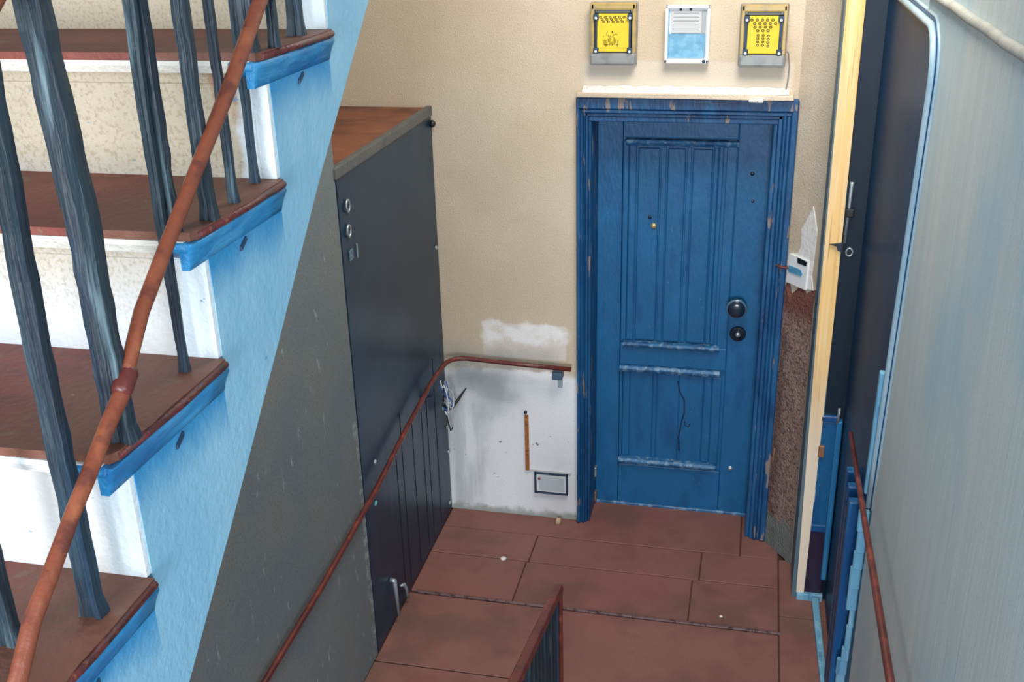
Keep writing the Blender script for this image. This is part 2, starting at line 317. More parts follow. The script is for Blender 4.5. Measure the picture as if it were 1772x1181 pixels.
# spandrel wall under the stair (left), running towards the camera
sp = MB().prism([(-1.175, 0), (-1.175, 4.12), (-3.642, 2.0), (-4.3, 1.44), (-4.3, 0)], 'x', -.76, -.655)
sp = tag(sp.build('wall_left', M_grey), 'grey painted wall beneath the light blue stair flight', 'wall', kind='structure')
tag(MB().box(-1.3, -1.19, -4.3, 0, 0, H).build('wall_outer', M_grey), 'plaster wall closing the dark recess behind the steel cabinet', 'wall', kind='structure')
# right wall with rounded door opening; jamb edge leans slightly
def jy(z): return -1.285-.143*z
rad = .13; arc = []
cy, cz = jy(2.45)+rad, 2.6-rad
for k in range(9):
    a = math.pi-(math.pi/2)*k/8+0
    arc.append((cy+rad*math.cos(a)*1.0, cz+rad*math.sin(a)))
poly = [(-3.35, 0), (-3.35, H), (-.2, H), (-.2, 2.605), (-.45, 2.605)]+arc[::-1]+[(jy(2.3), 2.3), (jy(0), 0)]
rw = tag(MB().prism(poly, 'x', 1.2, 1.3).build('wall_right', M_right), 'blue grey streaked wall with rounded opening on the right', 'wall', kind='structure')
# raised frame bead following the opening edge
ez = (1.08, 1.3, 1.8, 2.3)
tr = tag(MB().tube([(1.19, jy(z)+.008, z) for z in ez]+[(1.19, y+.008, z-.008) for y, z in arc]+[(1.19, -.5, 2.592)], .011, 10).build('trim_1', M_bead),
    'pale steel blue rounded bead edging the opening in the right wall', 'trim', kind='structure')
MB().tube([(1.197, jy(z)-.004, z) for z in ez]+[(1.197, y-.006*(1 if i < 5 else .3), z+.006*(i/8)) for i, (y, z) in enumerate(arc)]+[(1.197, -.5, 2.606)], .005, 8).build('blue_groove', M_frame, tr)
MB().tube([(1.199, jy(z)-.014, z) for z in ez]+[(1.199, y-.016*(1 if i < 5 else .3), z+.014*(i/8)) for i, (y, z) in enumerate(arc)]+[(1.199, -.5, 2.615)], .005, 8).build('outer_bead', M_bead, tr)
MB().hexa([(1.172, jy(1.12)+.02, 1.12), (1.185, jy(1.12)+.02, 1.12), (1.185, jy(1.12)+.045, 1.12), (1.172, jy(1.12)+.045, 1.12), (1.168, jy(1.58)+.02, 1.58), (1.185, jy(1.58)+.02, 1.58), (1.185, jy(1.58)+.045, 1.58), (1.168, jy(1.58)+.045, 1.58)], bev=.005).build('cover_strip', M_lblue, tr)
# torn paint edge below the bead
s = MB(); z = 0.0
while z < .98:
    h = random.uniform(.05, .12); wd = random.uniform(.006, .026)
    s.box(1.188-wd, 1.2, jy(z)+.01, jy(z)+.03, z, z+h, bev=.004, seg=1); z += h
s.build('flaked_edge', M_lblue, tr)
# horizontal bead high on the right wall
tag(MB().tube([(1.192, -1.35-.12*i, 2.667+.0015*math.sin(i*1.9)) for i in range(16)], .012, 10).build('trim_2', mat('grey_bead_paint', (164, 166, 160), .5, [((130, 140, 142), .5, ('n', 20, .45, .6))], bump=(60, .2))),
    'horizontal plaster bead high on the right wall above the opening', 'trim', kind='structure')

# ------------------------------------------------------------------ the blue door (door_1)
d1 = thing('door_1', (.44, .1, 0), 'worn blue panelled wooden door with round knob set in a moulded frame', 'door', kind='structure')
def frame_side(x0, x1, flip):
    mb = MB(); w_ = x1-x0
    def X(t): return x0+w_*t if not flip else x1-w_*t
    def bx(t0, t1, ya, yb, z1, bev=.003):
        a, b = sorted((X(t0), X(t1))); mb.box(a, b, ya, yb, 0, z1, bev=bev, seg=1)
    bx(0, .30, -.03, .05, 2.12, .006); bx(.30, .45, -.018, .05, 2.11); bx(.45, .62, -.026, .05, 2.10, .006); bx(.62, .8, -.012, .05, 2.085); bx(.8, 1.0, .0, .24, 2.07, .004)
    return mb.build('door_frame_post', M_frame, d1)
frame_side(.0, .062, False); frame_side(.828, .925, True)
hd = MB(); hd.box(0, .925, -.032, .05, 2.075, 2.128, bev=.006, seg=1); hd.box(.02, .915, -.024, .05, 2.058, 2.076, bev=.004, seg=1); hd.box(.03, .902, -.012, .05, 2.04, 2.06, bev=.005, seg=1); hd.box(.05, .884, -.004, .24, 2.02, 2.045, bev=.003, seg=1)
hd.box(.82, .90, .004, .2, 2.03, 2.09); hd.box(.03, .07, .004, .2, 2.03, 2.09)
hd.build('door_head', M_frame, d1)
MB().box(.05, .84, .19, .24, -.01, .012, bev=.004, seg=1).build('threshold', M_edge, d1)
Y = .2
leaf = MB().box(.058, .842, Y+.022, Y+.048, .006, 2.03).build('door_leaf', M_door, d1)
def lp(name, x0, x1, z0, z1, y0, m_=M_door, bev=.004): return MB().box(x0, x1, y0, Y+.03, z0, z1, bev=bev, seg=2).build(name, m_, leaf)
lp('stile', .062, .176, .006, 2.02, Y); lp('stile', .688, .838, .006, 2.02, Y-.001)
lp('rail', .1775, .6865, 1.91, 2.02, Y+.001); lp('rail', .1775, .6865, .79, .905, Y+.001); lp('rail', .1775, .6865, .006, .235, Y+.001)
# upper panel: stepped side mouldings, three boards, two sunk battens
for x0, x1, y0 in ((.178, .203, Y+.004), (.205, .238, Y+.01), (.583, .604, Y+.012), (.606, .626, Y+.006)): lp('panel_moulding', x0, x1, .92, 1.895, y0, bev=.005)
lp('panel_moulding', .640, .684, .905, 1.905, Y+.004, bev=.003)
for x0, x1 in ((.246, .343), (.379, .459), (.491, .579)): lp('panel_board', x0, x1, .925, 1.86, Y+.007, bev=.006)
for x0, x1 in ((.349, .373), (.465, .485)): lp('panel_batten', x0, x1, .922, 1.865, Y+.014, bev=.003)
def ledge(z0, z1, x0, x1, out, name='ledge_moulding'):
    pr = [(Y+.02, z0), (Y+.004, z0), (Y-out*.6, z0+(z1-z0)*.3), (Y-out, z0+(z1-z0)*.6), (Y-out*.7, z1-.004), (Y+.02, z1)]
    MB().prism(pr, 'x', x0, x1, bev=.002).build(name, M_edge, leaf)
ledge(1.872, 1.905, .19, .692, .012); ledge(.882, .918, .192, .652, .02)
ledge(.748, .79, .176, .662, .016); ledge(.234, .278, .178, .668, .022)
for x0, x1, y0 in ((.178, .192, Y+.004), (.194, .226, Y+.012), (.590, .627, Y+.008), (.63, .672, Y+.004)): lp('panel_moulding', x0, x1, .278, .75, y0, bev=.004)
for x0, x1 in ((.23, .34), (.344, .36), (.364, .468), (.472, .586)): lp('panel_board', x0, x1, .275, .752, Y+.012+random.uniform(0, .002), bev=.003)
MB().tube([(.461, Y+.012, .714), (.474, Y+.012, .658), (.497, Y+.012, .613), (.5, Y+.012, .55), (.486, Y+.012, .485), (.476, Y+.012, .403), (.482, Y+.012, .33)], .0035, 6).build('crack', M_crack, leaf)
MB().tube([(.503, Y+.011, .5), (.507, Y+.011, .475), (.522, Y+.011, .468), (.53, Y+.011, .49)], .0025, 6).build('crack', M_crack, leaf)
kn = MB().lathe((.722, Y, 1.138), (0, -1, 0), [(.03, 0), (.03, .006), (.016, .012), (.014, .034), (.034, .044), (.046, .056), (.047, .068), (.038, .078), (.02, .083), (.003, .084)], 28).build('knob', M_knob, leaf)
MB().lathe((.722, Y, 1.138), (0, -1, 0), [(.040, .0755), (.046, .0715), (.048, .069), (.0485, .066), (.0475, .064)], 28).build('knob_highlight_ring', mat('knob_highlight', (96, 124, 148), .3, metal=.3), kn)  # paler ring stands in for the highlight around the knob
rs = MB().lathe((.735, Y, .99), (0, -1, 0), [(.037, 0), (.038, .005), (.03, .011), (.018, .013), (.017, .018), (.003, .019)], 24).build('lock_rosette', M_rosette, leaf)
MB().lathe((.735, Y-.018, .99), (0, -1, 0), [(.011, 0), (.011, .005), (.002, .006)], 12).build('lock_cylinder', M_steel, rs)
MB().lathe((.738, Y, .262), (0, -1, 0), [(.014, 0), (.013, .005), (.004, .009), (.001, .0091)], 14).build('door_screw', M_steel, leaf)
MB().lathe((.324, Y+.008, 1.499), (0, -1, 0), [(.014, 0), (.013, .006), (.006, .009), (.001, .0095)], 14).build('peephole', M_brass, leaf)
MB().lathe((.305, Y+.008, 1.54), (0, -1, 0), [(.009, 0), (.009, .004), (.002, .006)], 10).build('nail_head', M_rosette, leaf)
MB().lathe((.755, Y, 1.76), (0, -1, 0), [(.01, 0), (.009, .004), (.002, .006)], 10).build('nail_head', M_rosette, leaf)
MB().lathe((.764, Y, 1.635), (0, -1, 0), [(.007, 0), (.007, .004), (.002, .005)], 10).build('nail_head', M_rosette, leaf)
for z0, m_ in ((.16, M_steel), (.015, M_hinge)): MB().box(.058, .07, .165, .2, z0, z0+.055, bev=.004).build('hinge', m_, d1)
MB().box(.93, .945, -.04, -.02, .44, .52, bev=.004).build('strike_plate', M_hinge, d1)
MB().tube([(.86, .0, 1.415), (.9, -.035, 1.408), (.945, -.045, 1.41)], .006, 8).build('latch_bolt', mat('rusty_bolt', (92, 48, 46), .6), d1)

# ledge over the door
lg = thing('trim_3', (.44, -.03, 2.13), 'dusty plaster ledge above the blue door frame', 'trim', kind='structure')
MB().box(.005, .9, -.06, 0, 2.129, 2.152, bev=.005, jit=.002).build('ledge_board', M_strip, lg)
mb = MB(); pts = 40; A = []; B = []
for i in range(pts+1):
    x = .03+.85*i/pts; o = .055+.006*mnoise.noise(Vector((x*30, 2, 0))); h = 2.160+.006*mnoise.noise(Vector((x*22, 7, 0)))
    A.append((mb.bm.verts.new((x, -o, 2.151)), mb.bm.verts.new((x, -o+.006, h)), mb.bm.verts.new((x, -.002, h+.012))))
for p, q in zip(A, A[1:]):
    for k in range(2): mb.bm.faces.new((p[k], q[k], q[k+1], p[k+1]))
mb.build('plaster_dust', M_dust, lg)
MB().box(.72, .78, -.075, -.05, 2.12, 2.14, bev=.008, jit=.003).build('plaster_lump', M_dust, lg)

# ------------------------------------------------------------------ boxes above the door
def yellow_box(x0, x1, z0, z1, label, dots):
    t = thing('wall_box', ((x0+x1)/2, 0, z0), label, 'box', 'yellow boxes above the door')
    d = .05
    back = MB().box(x0, x1, -.012, 0, z0, z1, bev=.005).build('back_plate', M_case, t)
    c = MB()
    c.box(x0+.004, x0+.02, -d, -.01, z0+.05, z1-.004, bev=.004); c.box(x1-.02, x1-.004, -d, -.01, z0+.05, z1-.004, bev=.004); c.box(x0+.004, x1-.004, -d, -.01, z1-.03, z1-.002, bev=.006)
    c.build('amber_surround', M_case_y, t)
    MB().box(x0+.002, x1-.002, -d-.012, -.01, z0+.002, z0+.052, bev=.012, seg=3).build('lower_cover', M_case, t)
    MB().box(x0+.03, x1-.03, -d+.006, -.01, z1-.042, z1-.026, bev=.003).build('upper_bar', mat('grey_bar', (96, 104, 108), .5), t)
    pl = MB().box(x0+.036, x1-.036, -d+.002, -.01, z0+.056, z1-.044, bev=.002).build('yellow_plate', M_yellow, t)
    for xx in (x0+.028, x1-.028):
        MB().box(xx-.0045, xx+.0045, -d-.004, -.01, z0+.06, z1-.05, bev=.002).build('side_rod', M_clip, t)
        MB().box(xx-.0015+.008*(1 if xx < (x0+x1)/2 else -1)-.0015, xx+.008*(1 if xx < (x0+x1)/2 else -1)+.003, -d, -.01, z0+.06, z1-.05).build('side_rod', M_yellow, t)
        for zz in (z0+.062, z1-.056):
            cl = MB().box(xx-.011, xx+.011, -d-.010, -.01, zz-.012, zz+.012, bev=.003).build('corner_clip', M_clip, t)
            MB().lathe((xx, -d-.010, zz-.004), (0, -1, 0), [(.006, 0), (.006, .002), (.001, .003)], 8).build('clip_screw', M_white, cl)
    pm = MB(); xc = (x0+x1)/2; zt = z1-.044; wp = (x1-x0)-.08
    for u, v, r in dots:                                           # illegible printed marks: small rings and strokes
        px, pz = xc+u*wp/2, zt-.006-v*(zt-z0-.066); yy = -d+.0005
        if r > 0:
            n = 8; o_ = []; i_ = []
            for k in range(n):
                a = 2*math.pi*k/n; o_.append(pm.bm.verts.new((px+r*math.cos(a), yy, pz+r*.8*math.sin(a)))); i_.append(pm.bm.verts.new((px+r*.5*math.cos(a), yy, pz+r*.4*math.sin(a))))
            for k in range(n): pm.bm.faces.new((o_[k], o_[(k+1) % n], i_[(k+1) % n], i_[k]))
        else:
            pm.box(px-.0012, px+.0012, yy-.0002, yy+.0004, pz+r, pz-r)
    pm.build('printed_marks', M_print, pl)['kind'] = 'stuff'
    return t
rnd = random.Random(3)
dA = [(u/9, .05+.065*row, .0062) for row in range(3) for u in range(-8+row, 9-row, 3)]+[(rnd.uniform(-.7, .3), rnd.uniform(.45, .62), -.002) for _ in range(18)]+[(-.62+.14*i, .74+.05*math.sin(i*2), -.008-.006*(i % 2)) for i in range(8)]+[(rnd.uniform(-.7, .4), .82, .003) for _ in range(8)]
dB = [(u/8+.08*(row % 2), .07+.10*row, .0068) for row in range(4) for u in range(-7+row, 8-row, 3)]+[(u/8, .50+.095*row+.02*(u > 0), .0062) for row in range(4) for u in (-3, 0, 3)]
yellow_box(.06, .256, 2.262, 2.514, 'yellow plastic box with dark printed marks, above the left end of the door', dA)
yellow_box(.668, .857, 2.258, 2.505, 'yellow plastic box with thin wire dropping from it, above the right door corner', dB)
t = thing('meter_box', (.46, 0, 2.27), 'white plastic meter box with pale blue lower window, between the two yellow boxes', 'box')
MB().box(.37, .55, -.02, 0, 2.272, 2.5, bev=.006).build('case', M_white, t)
f = MB()
for a in ((.370, .382, 2.272, 2.5), (.538, .55, 2.272, 2.5), (.370, .55, 2.272, 2.288), (.370, .55, 2.49, 2.5)): f.box(a[0], a[1], -.042, -.018, a[2], a[3], bev=.003)
f.build('frame', M_white, t)
MB().box(.387, .533, -.026, -.018, 2.292, 2.388, bev=.002).build('blue_window', M_wblue, t)
MB().box(.376, .386, -.03, -.018, 2.29, 2.48, bev=.002).build('blue_side_rail', M_wblue, t)  # pale blue strip inside the left edge of the frame
lb = MB().box(.395, .515, -.03, -.018, 2.392, 2.478, bev=.002).build('label_card', M_whitegrey, t)
for z_ in (2.470, 2.455, 2.440, 2.424, 2.408): MB().box(.402, .505, -.0305, -.03, z_-.0012, z_+.0012).build('printed_line', M_greyprint, lb)
MB().box(.517, .533, -.028, -.018, 2.392, 2.48, bev=.002).build('side_tab', mat('grey_tab', (160, 168, 172), .5), t)
MB().lathe((.531, -.04, 2.281), (0, -1, 0), [(.007, 0), (.007, .003), (.001, .004)], 10).build('screw', M_clip, t)
for x_ in (.378, .43, .47): MB().lathe((x_, -.022, 2.484), (0, -1, 0), [(.006, 0), (.005, .004), (.001, .005)], 8).build('screw', M_clip, t)
tag(MB().tube([(.842, -.05, 2.33), (.866, -.03, 2.315), (.874, -.015, 2.26), (.872, -.012, 2.2), (.866, -.02, 2.165)], .0028, 6).build('wire', M_greyprint), 'thin grey wire looping down from the right yellow box to the door ledge', 'wire')

# ------------------------------------------------------------------ small things on the white lower wall
t = thing('outlet_box', (-.13, 0, .142), 'small framed flush box low on the white wall left of the blue door', 'box')
fr = MB(); x0, x1, z0, z1 = -.217, -.047, .143, .262
for a in ((x0, x0+.009, z0, z1), (x1-.009, x1, z0, z1), (x0, x1, z0, z0+.009), (x0, x1, z1-.009, z1)): fr.box(a[0], a[1], -.014, 0, a[2], a[3], bev=.001, seg=1)
fr.build('dark_frame', M_clip, t)
MB().box(x0+.01, x1-.01, -.010, 0, z0+.01, z1-.01, bev=.003).build('cover', M_white, t)
MB().box(x0+.024, x1-.016, -.0115, -.008, z0+.02, z1-.018, bev=.002).build('pale_plate', mat('pale_blue_grey_plate', (196, 208, 216), .5), t)
MB().lathe((-.192, -.0115, .228), (0, -1, 0), [(.008, 0), (.006, .003), (.001, .004)], 8).build('red_spot', mat('dull_red_spot', (140, 84, 84), .6), t)
t = thing('rusty_bar', (-.25, 0, .27), 'short rusty orange upright bar fixed to the white wall above the small framed box', 'bar')
MB().box(-.261, -.242, -.012, 0, .268, .575, bev=.003).build('bar', M_rust, t)
MB().lathe((-.256, -.006, .59), (0, -1, 0), [(.009, -.006), (.009, .003), (.002, .006)], 8).build('end_bolt', M_rosette, t)
MB().box(-.244, -.03, -.006, 0, .262, .272, bev=.002).build('ledge_strip', M_whitegrey, t)

# ------------------------------------------------------------------ steel cabinet in the recess
cb = thing('steel_cabinet', (-.9, -.585, 0), 'tall dark navy steel cabinet with brown top left of the white wall', 'cabinet')
MB().box(-1.18, -.668, -1.168, -.012, .0, 2.03).build('carcass', M_dark, cb)
fp = MB().box(-.672, -.655, -1.165, -.012, .004, 2.035, bev=.003).build('front_panel', M_navy, cb)
MB().box(-1.18, -.672, -1.168, -.014, 2.03, 2.068).build('top', M_cabtop, cb)
MB().box(-.676, -.648, -1.185, -.01, 2.034, 2.076, bev=.006).build('top_rim', M_navy_rim, cb)
MB().box(-1.18, -.676, -1.185, -1.165, 2.034, 2.074, bev=.005).build('top_rim', M_navy_rim, cb)
def stud(y, z, r=.011): MB().lathe((-.655, y, z), (1, 0, 0), [(r, 0), (r, .004), (r*.6, .008), (.001, .009)], 12).build('stud', M_steel, fp)
for y, z in ((-.05, 1.43), (-.03, .73), (-.03, .485), (-.03, .345), (-1.05, .722), (-1.03, .84), (-.05, .06)): stud(y, z)
for y, z in ((-1.095, 1.92), (-1.105, 1.83)):
    rg = [(-.648, y+.016*math.cos(a), z+.022*math.sin(a)) for a in [2*math.pi*k/12 for k in range(13)]]
    MB().tube(rg, .0045, 6, cap=False).build('ring', M_steel, fp)
MB().box(-.655, -.651, -1.11, -1.07, 1.715, 1.755, bev=.002).build('tag_plate', mat('pale_tag', (96, 122, 136), .5, [((60, 80, 96), .8, ('n', 80, .5, .55))]), fp)
MB().box(-.655, -.650, -1.035, -1.027, 1.705, 1.76, bev=.001).build('slot', M_steel, fp)
MB().lathe((-.655, -1.056, .664), (1, 0, 0), [(.012, 0), (.011, .004), (.001, .006)], 10).build('stud', mat('verdigris_stud', (110, 190, 190), .4), fp)
MB().tube([(-.652, -.972, .232), (-.634, -.972, .23), (-.632, -.965, .15), (-.632, -.955, .04)], .008, 8, radii=[.011, .011, .008, .006]).build('handle', M_steel, fp)
MB().tube([(-.65, -.865, .125), (-.638, -.845, .12), (-.634, -.83, .085), (-.636, -.815, .03)], .007, 8, radii=[.005, .009, .007, .008]).build('handle', M_steel, fp)
hk = MB().lathe((-.652, -.03, 2.0), (1, 0, 0), [(.016, 0), (.016, .012), (.008, .02), (.001, .021)], 12).build('hook', M_black, cb)
for y in (-.2, -.33, -.41, -.55, -.7, -.78): MB().box(-.6555, -.6535, y-.0018, y+.0018, .04, random.uniform(.75, .98)).build('panel_seam', M_dark, fp)

# ------------------------------------------------------------------ left handrail (cabinet side, turning along the end wall)
hr = thing('wall_handrail', (-.6, -.06, .86), 'thin dark red handrail bending along the steel cabinet and the white wall', 'handrail')
cor = []
P0 = Vector((-.612, -.17, .885)); P1 = Vector((-.612, -.065, .885)); P2 = Vector((-.52, -.06, .882))
for k in range(9):
    u = k/8; cor.append(P0*(1-u)**2+P1*2*u*(1-u)+P2*u*u)
MB().tube([(-.622, -2.6, .69), (-.622, -2.17, .700), (-.62, -1.69, .724), (-.62, -1.13, .772), (-.618, -.75, .835), (-.615, -.35, .885), (-.613, -.24, .888)]+cor+[(-.3, -.06, .872), (-.02, -.06, .862)], .0112, 12).build('rail', M_red_rail, hr)
MB().tube([(-.655, -.33, .80), (-.63, -.33, .80), (-.616, -.33, .87)], .008, 8).build('rail_bracket', M_clip, hr)
bk = MB().box(-.112, -.064, -.062, 0, .80, .838, bev=.004).build('end_bracket', mat('blue_grey_bracket', (64, 92, 116), .5), hr)
MB().box(-.094, -.07, -.014, 0, .738, .802, bev=.008, seg=3).build('bracket_plate', mat('grey_green_tape', (166, 182, 184), .5), bk)
# tangle of wires hanging at the corner
tw = thing('wire_tangle', (-.64, -.1, .56), 'tangle of pale and blue wires hanging below the handrail bend', 'wires')
M_wirew = mat('pale_wire', (206, 216, 224), .35); M_wireb = mat('blue_wire', (48, 96, 170), .4)
rr = random.Random(5)
for k in range(7):
    a = Vector((-.618, -.2, .80)); pts = []
    for i in range(9):
        u = i/8; pts.append(a+Vector((.012+.018*math.sin(u*3.1+k), .012*k*math.sin(u*3.3)+.09*u*u*(k/7), -.14*math.sin(u*1.9)+.02*math.sin(k*2+u*6))))
    MB().tube(pts, .0035, 6).build('wire', (M_wirew, M_wireb, M_wirew, M_black)[k % 4], tw)
MB().tube([(-.615, -.2, .70), (-.612, -.15, .645), (-.605, -.08, .625), (-.59, -.03, .64), (-.572, -.014, .668), (-.55, -.012, .70)], .006, 8, radii=[.006, .009, .009, .007, .005, .003]).build('black_cable', M_black, tw)
MB().tube([(-.622, -.14, .66), (-.622, -.11, .56), (-.622, -.07, .49), (-.622, -.035, .49)], .0035, 6).build('black_cable', M_black, tw)

# ------------------------------------------------------------------ jamb post + navy door leaf in the right wall (door_2)
d2 = thing('door_2', (1.12, -.45, 0), 'dark navy door with raw yellow wooden jamb post in the right wall opening', 'door', kind='structure')
post = MB().hexa([(1.043, -.45, -.0), (1.108, -.45, -.0), (1.15, -.2, -.0), (1.045, -.205, -.0), (1.037, -.45, 3.0), (1.108, -.45, 3.0), (1.15, -.2, 3.0), (1.045, -.205, 3.0)]).build('jamb_post', M_postside, d2)
MB().hexa([(1.062, -.458, .03), (1.094, -.458, .03), (1.094, -.449, .03), (1.062, -.449, .03), (1.046, -.458, 1.3), (1.107, -.458, 1.3), (1.107, -.449, 1.3), (1.046, -.449, 1.3)]).build('raw_wood_facing', M_raw, post)
MB().hexa([(1.046, -.458, 1.3), (1.107, -.458, 1.3), (1.107, -.449, 1.3), (1.046, -.449, 1.3), (1.042, -.458, 3.0), (1.108, -.458, 3.0), (1.108, -.449, 3.0), (1.042, -.449, 3.0)]).build('raw_wood_facing', M_raw, post)
MB().prism([(1.062, 1.655), (1.095, 1.66), (1.112, 1.664), (1.112, 1.625), (1.094, 1.632), (1.09, 1.648)], 'y', -.468, -.457).build('latch_keep', M_rosette, post)
ret = MB().box(1.100, 1.19, -.444, -.40, .0, 2.6).build('jamb_return', M_return, d2)
for z0, z1, x0, m_, nm in ((.385, .885, 1.098, M_door, 'blue_panel'), (.03, .355, 1.088, M_purple, 'kick_panel')):
    MB().box(x0, 1.168, -.452, -.44, z0, z1, bev=.003).build(nm, m_, ret)
MB().box(1.094, 1.172, -.458, -.44, .884, .915, bev=.006).build('top_rail', M_mould, ret)
MB().box(1.09, 1.17, -.457, -.44, .352, .388, bev=.005).build('middle_rail', M_mould, ret)
MB().box(1.064, 1.175, -.468, -.44, -.005, .034, bev=.004).build('bottom_rail', M_lblue, ret)
MB().box(1.158, 1.182, -.475, -.44, .12, .90, bev=.006).build('edge_strip', M_estrip, ret)
MB().tube([(1.163, -.47, .89), (1.163, -.47, .96)], .006, 8).build('edge_pin', M_steel, ret)
for z_, h_ in ((.99, .045), (.82, .04), (.6, .04), (.5, .06)): MB().box(1.094, 1.102, -.456, -.444, z_, z_+h_, bev=.002).build('paint_chip', M_white, ret)
MB().box(1.096, 1.122, -.462, -.444, .72, .775, bev=.004).build('hinge_leaf', M_hinge, ret)
MB().lathe((1.092, -.452, .385), (0, -1, 0), [(.009, 0), (.008, .003), (.001, .004)], 10).build('screw', M_white, ret)
lf = MB().hexa([(1.186, -.44, .0), (1.203, -1.6, .0), (1.24, -1.6, .0), (1.223, -.44, .0), (1.186, -.44, 2.6), (1.203, -1.6, 2.6), (1.24, -1.6, 2.6), (1.223, -.44, 2.6)]).build('navy_leaf', M_leaf2, d2)
MB().tube([(1.125, -.452, 1.90), (1.124, -.455, 1.885), (1.122, -.455, 1.78), (1.118, -.455, 1.66)], .006, 8, radii=[.009, .008, .006, .007]).build('bolt_rod', M_steel, ret)
MB().box(1.112, 1.142, -.47, -.444, 1.765, 1.80, bev=.005).build('rod_guide', M_black, ret)
MB().tube([(1.14+.012*math.cos(a), -.45, 1.622+.016*math.sin(a)) for a in [2*math.pi*k/12 for k in range(13)]], .004, 6, cap=False).build('key_ring', M_steel, ret)
for i, y in enumerate((-1.0, -1.06, -1.115, -1.17, -1.22)):
    MB().box(1.158-.002*i, 1.192, y-.024, y+.012, .0, .98-.05*(i % 2), bev=.006).build('vertical_moulding', M_mould if i % 2 == 0 else M_leaf2, lf)
MB().hexa([(1.128, -.475, 0), (1.152, -1.32, 0), (1.176, -1.32, 0), (1.158, -.475, 0), (1.128, -.475, .028), (1.152, -1.32, .028), (1.176, -1.32, .028), (1.158, -.475, .028)], bev=.005).build('threshold_strip', M_lblue, d2)

# ------------------------------------------------------------------ right handrail
rh = thing('wall_handrail', (1.145, -2.2, 1.2), 'brown round handrail running level along the blue grey right wall', 'handrail')
MB().tube([(1.135, -1.2, 1.222), (1.137, -1.6, 1.225), (1.14, -2.0, 1.228), (1.142, -2.6, 1.235), (1.142, -3.3, 1.24)], .0165, 12, radii=[.0075, .0085, .010, .011, .011]).build('rail', M_red_rail, rh)
for y in (-2.95,): MB().tube([(1.2, y, 1.15), (1.165, y, 1.15), (1.143, y, 1.21)], .008, 8).build('rail_bracket', M_clip, rh)

# ------------------------------------------------------------------ low barred railing in the middle of the floor
cr = thing('floor_railing', (.2, -1.6, 0), 'low dark barred railing with sloping dark red top rail standing on the slab floor', 'railing')
def zr(y): return .76+(-1.59-y)*.236
MB().box(.188, .212, -1.612, -1.586, 0, .745, bev=.004).build('end_post', M_red_rail, cr)
MB().hexa([(.180, -1.588, zr(-1.588)-.024), (.216, -1.588, zr(-1.588)-.024), (.216, -2.5, zr(-2.5)-.024), (.180, -2.5, zr(-2.5)-.024), (.186, -1.588, zr(-1.588)), (.212, -1.588, zr(-1.588)), (.212, -2.5, zr(-2.5)), (.180, -2.5, zr(-2.5))], bev=.004).build('top_rail', M_red_rail, cr)
MB().box(.192, .208, -2.5, -1.6, .05, .07, bev=.003).build('bottom_rail', M_iron, cr)
for k in range(15):
    y = -1.65-.056*k
    MB().box(.193, .207, y-.007, y+.007, .06, zr(y)-.02, bev=.002, seg=1).build('bar', M_iron, cr)

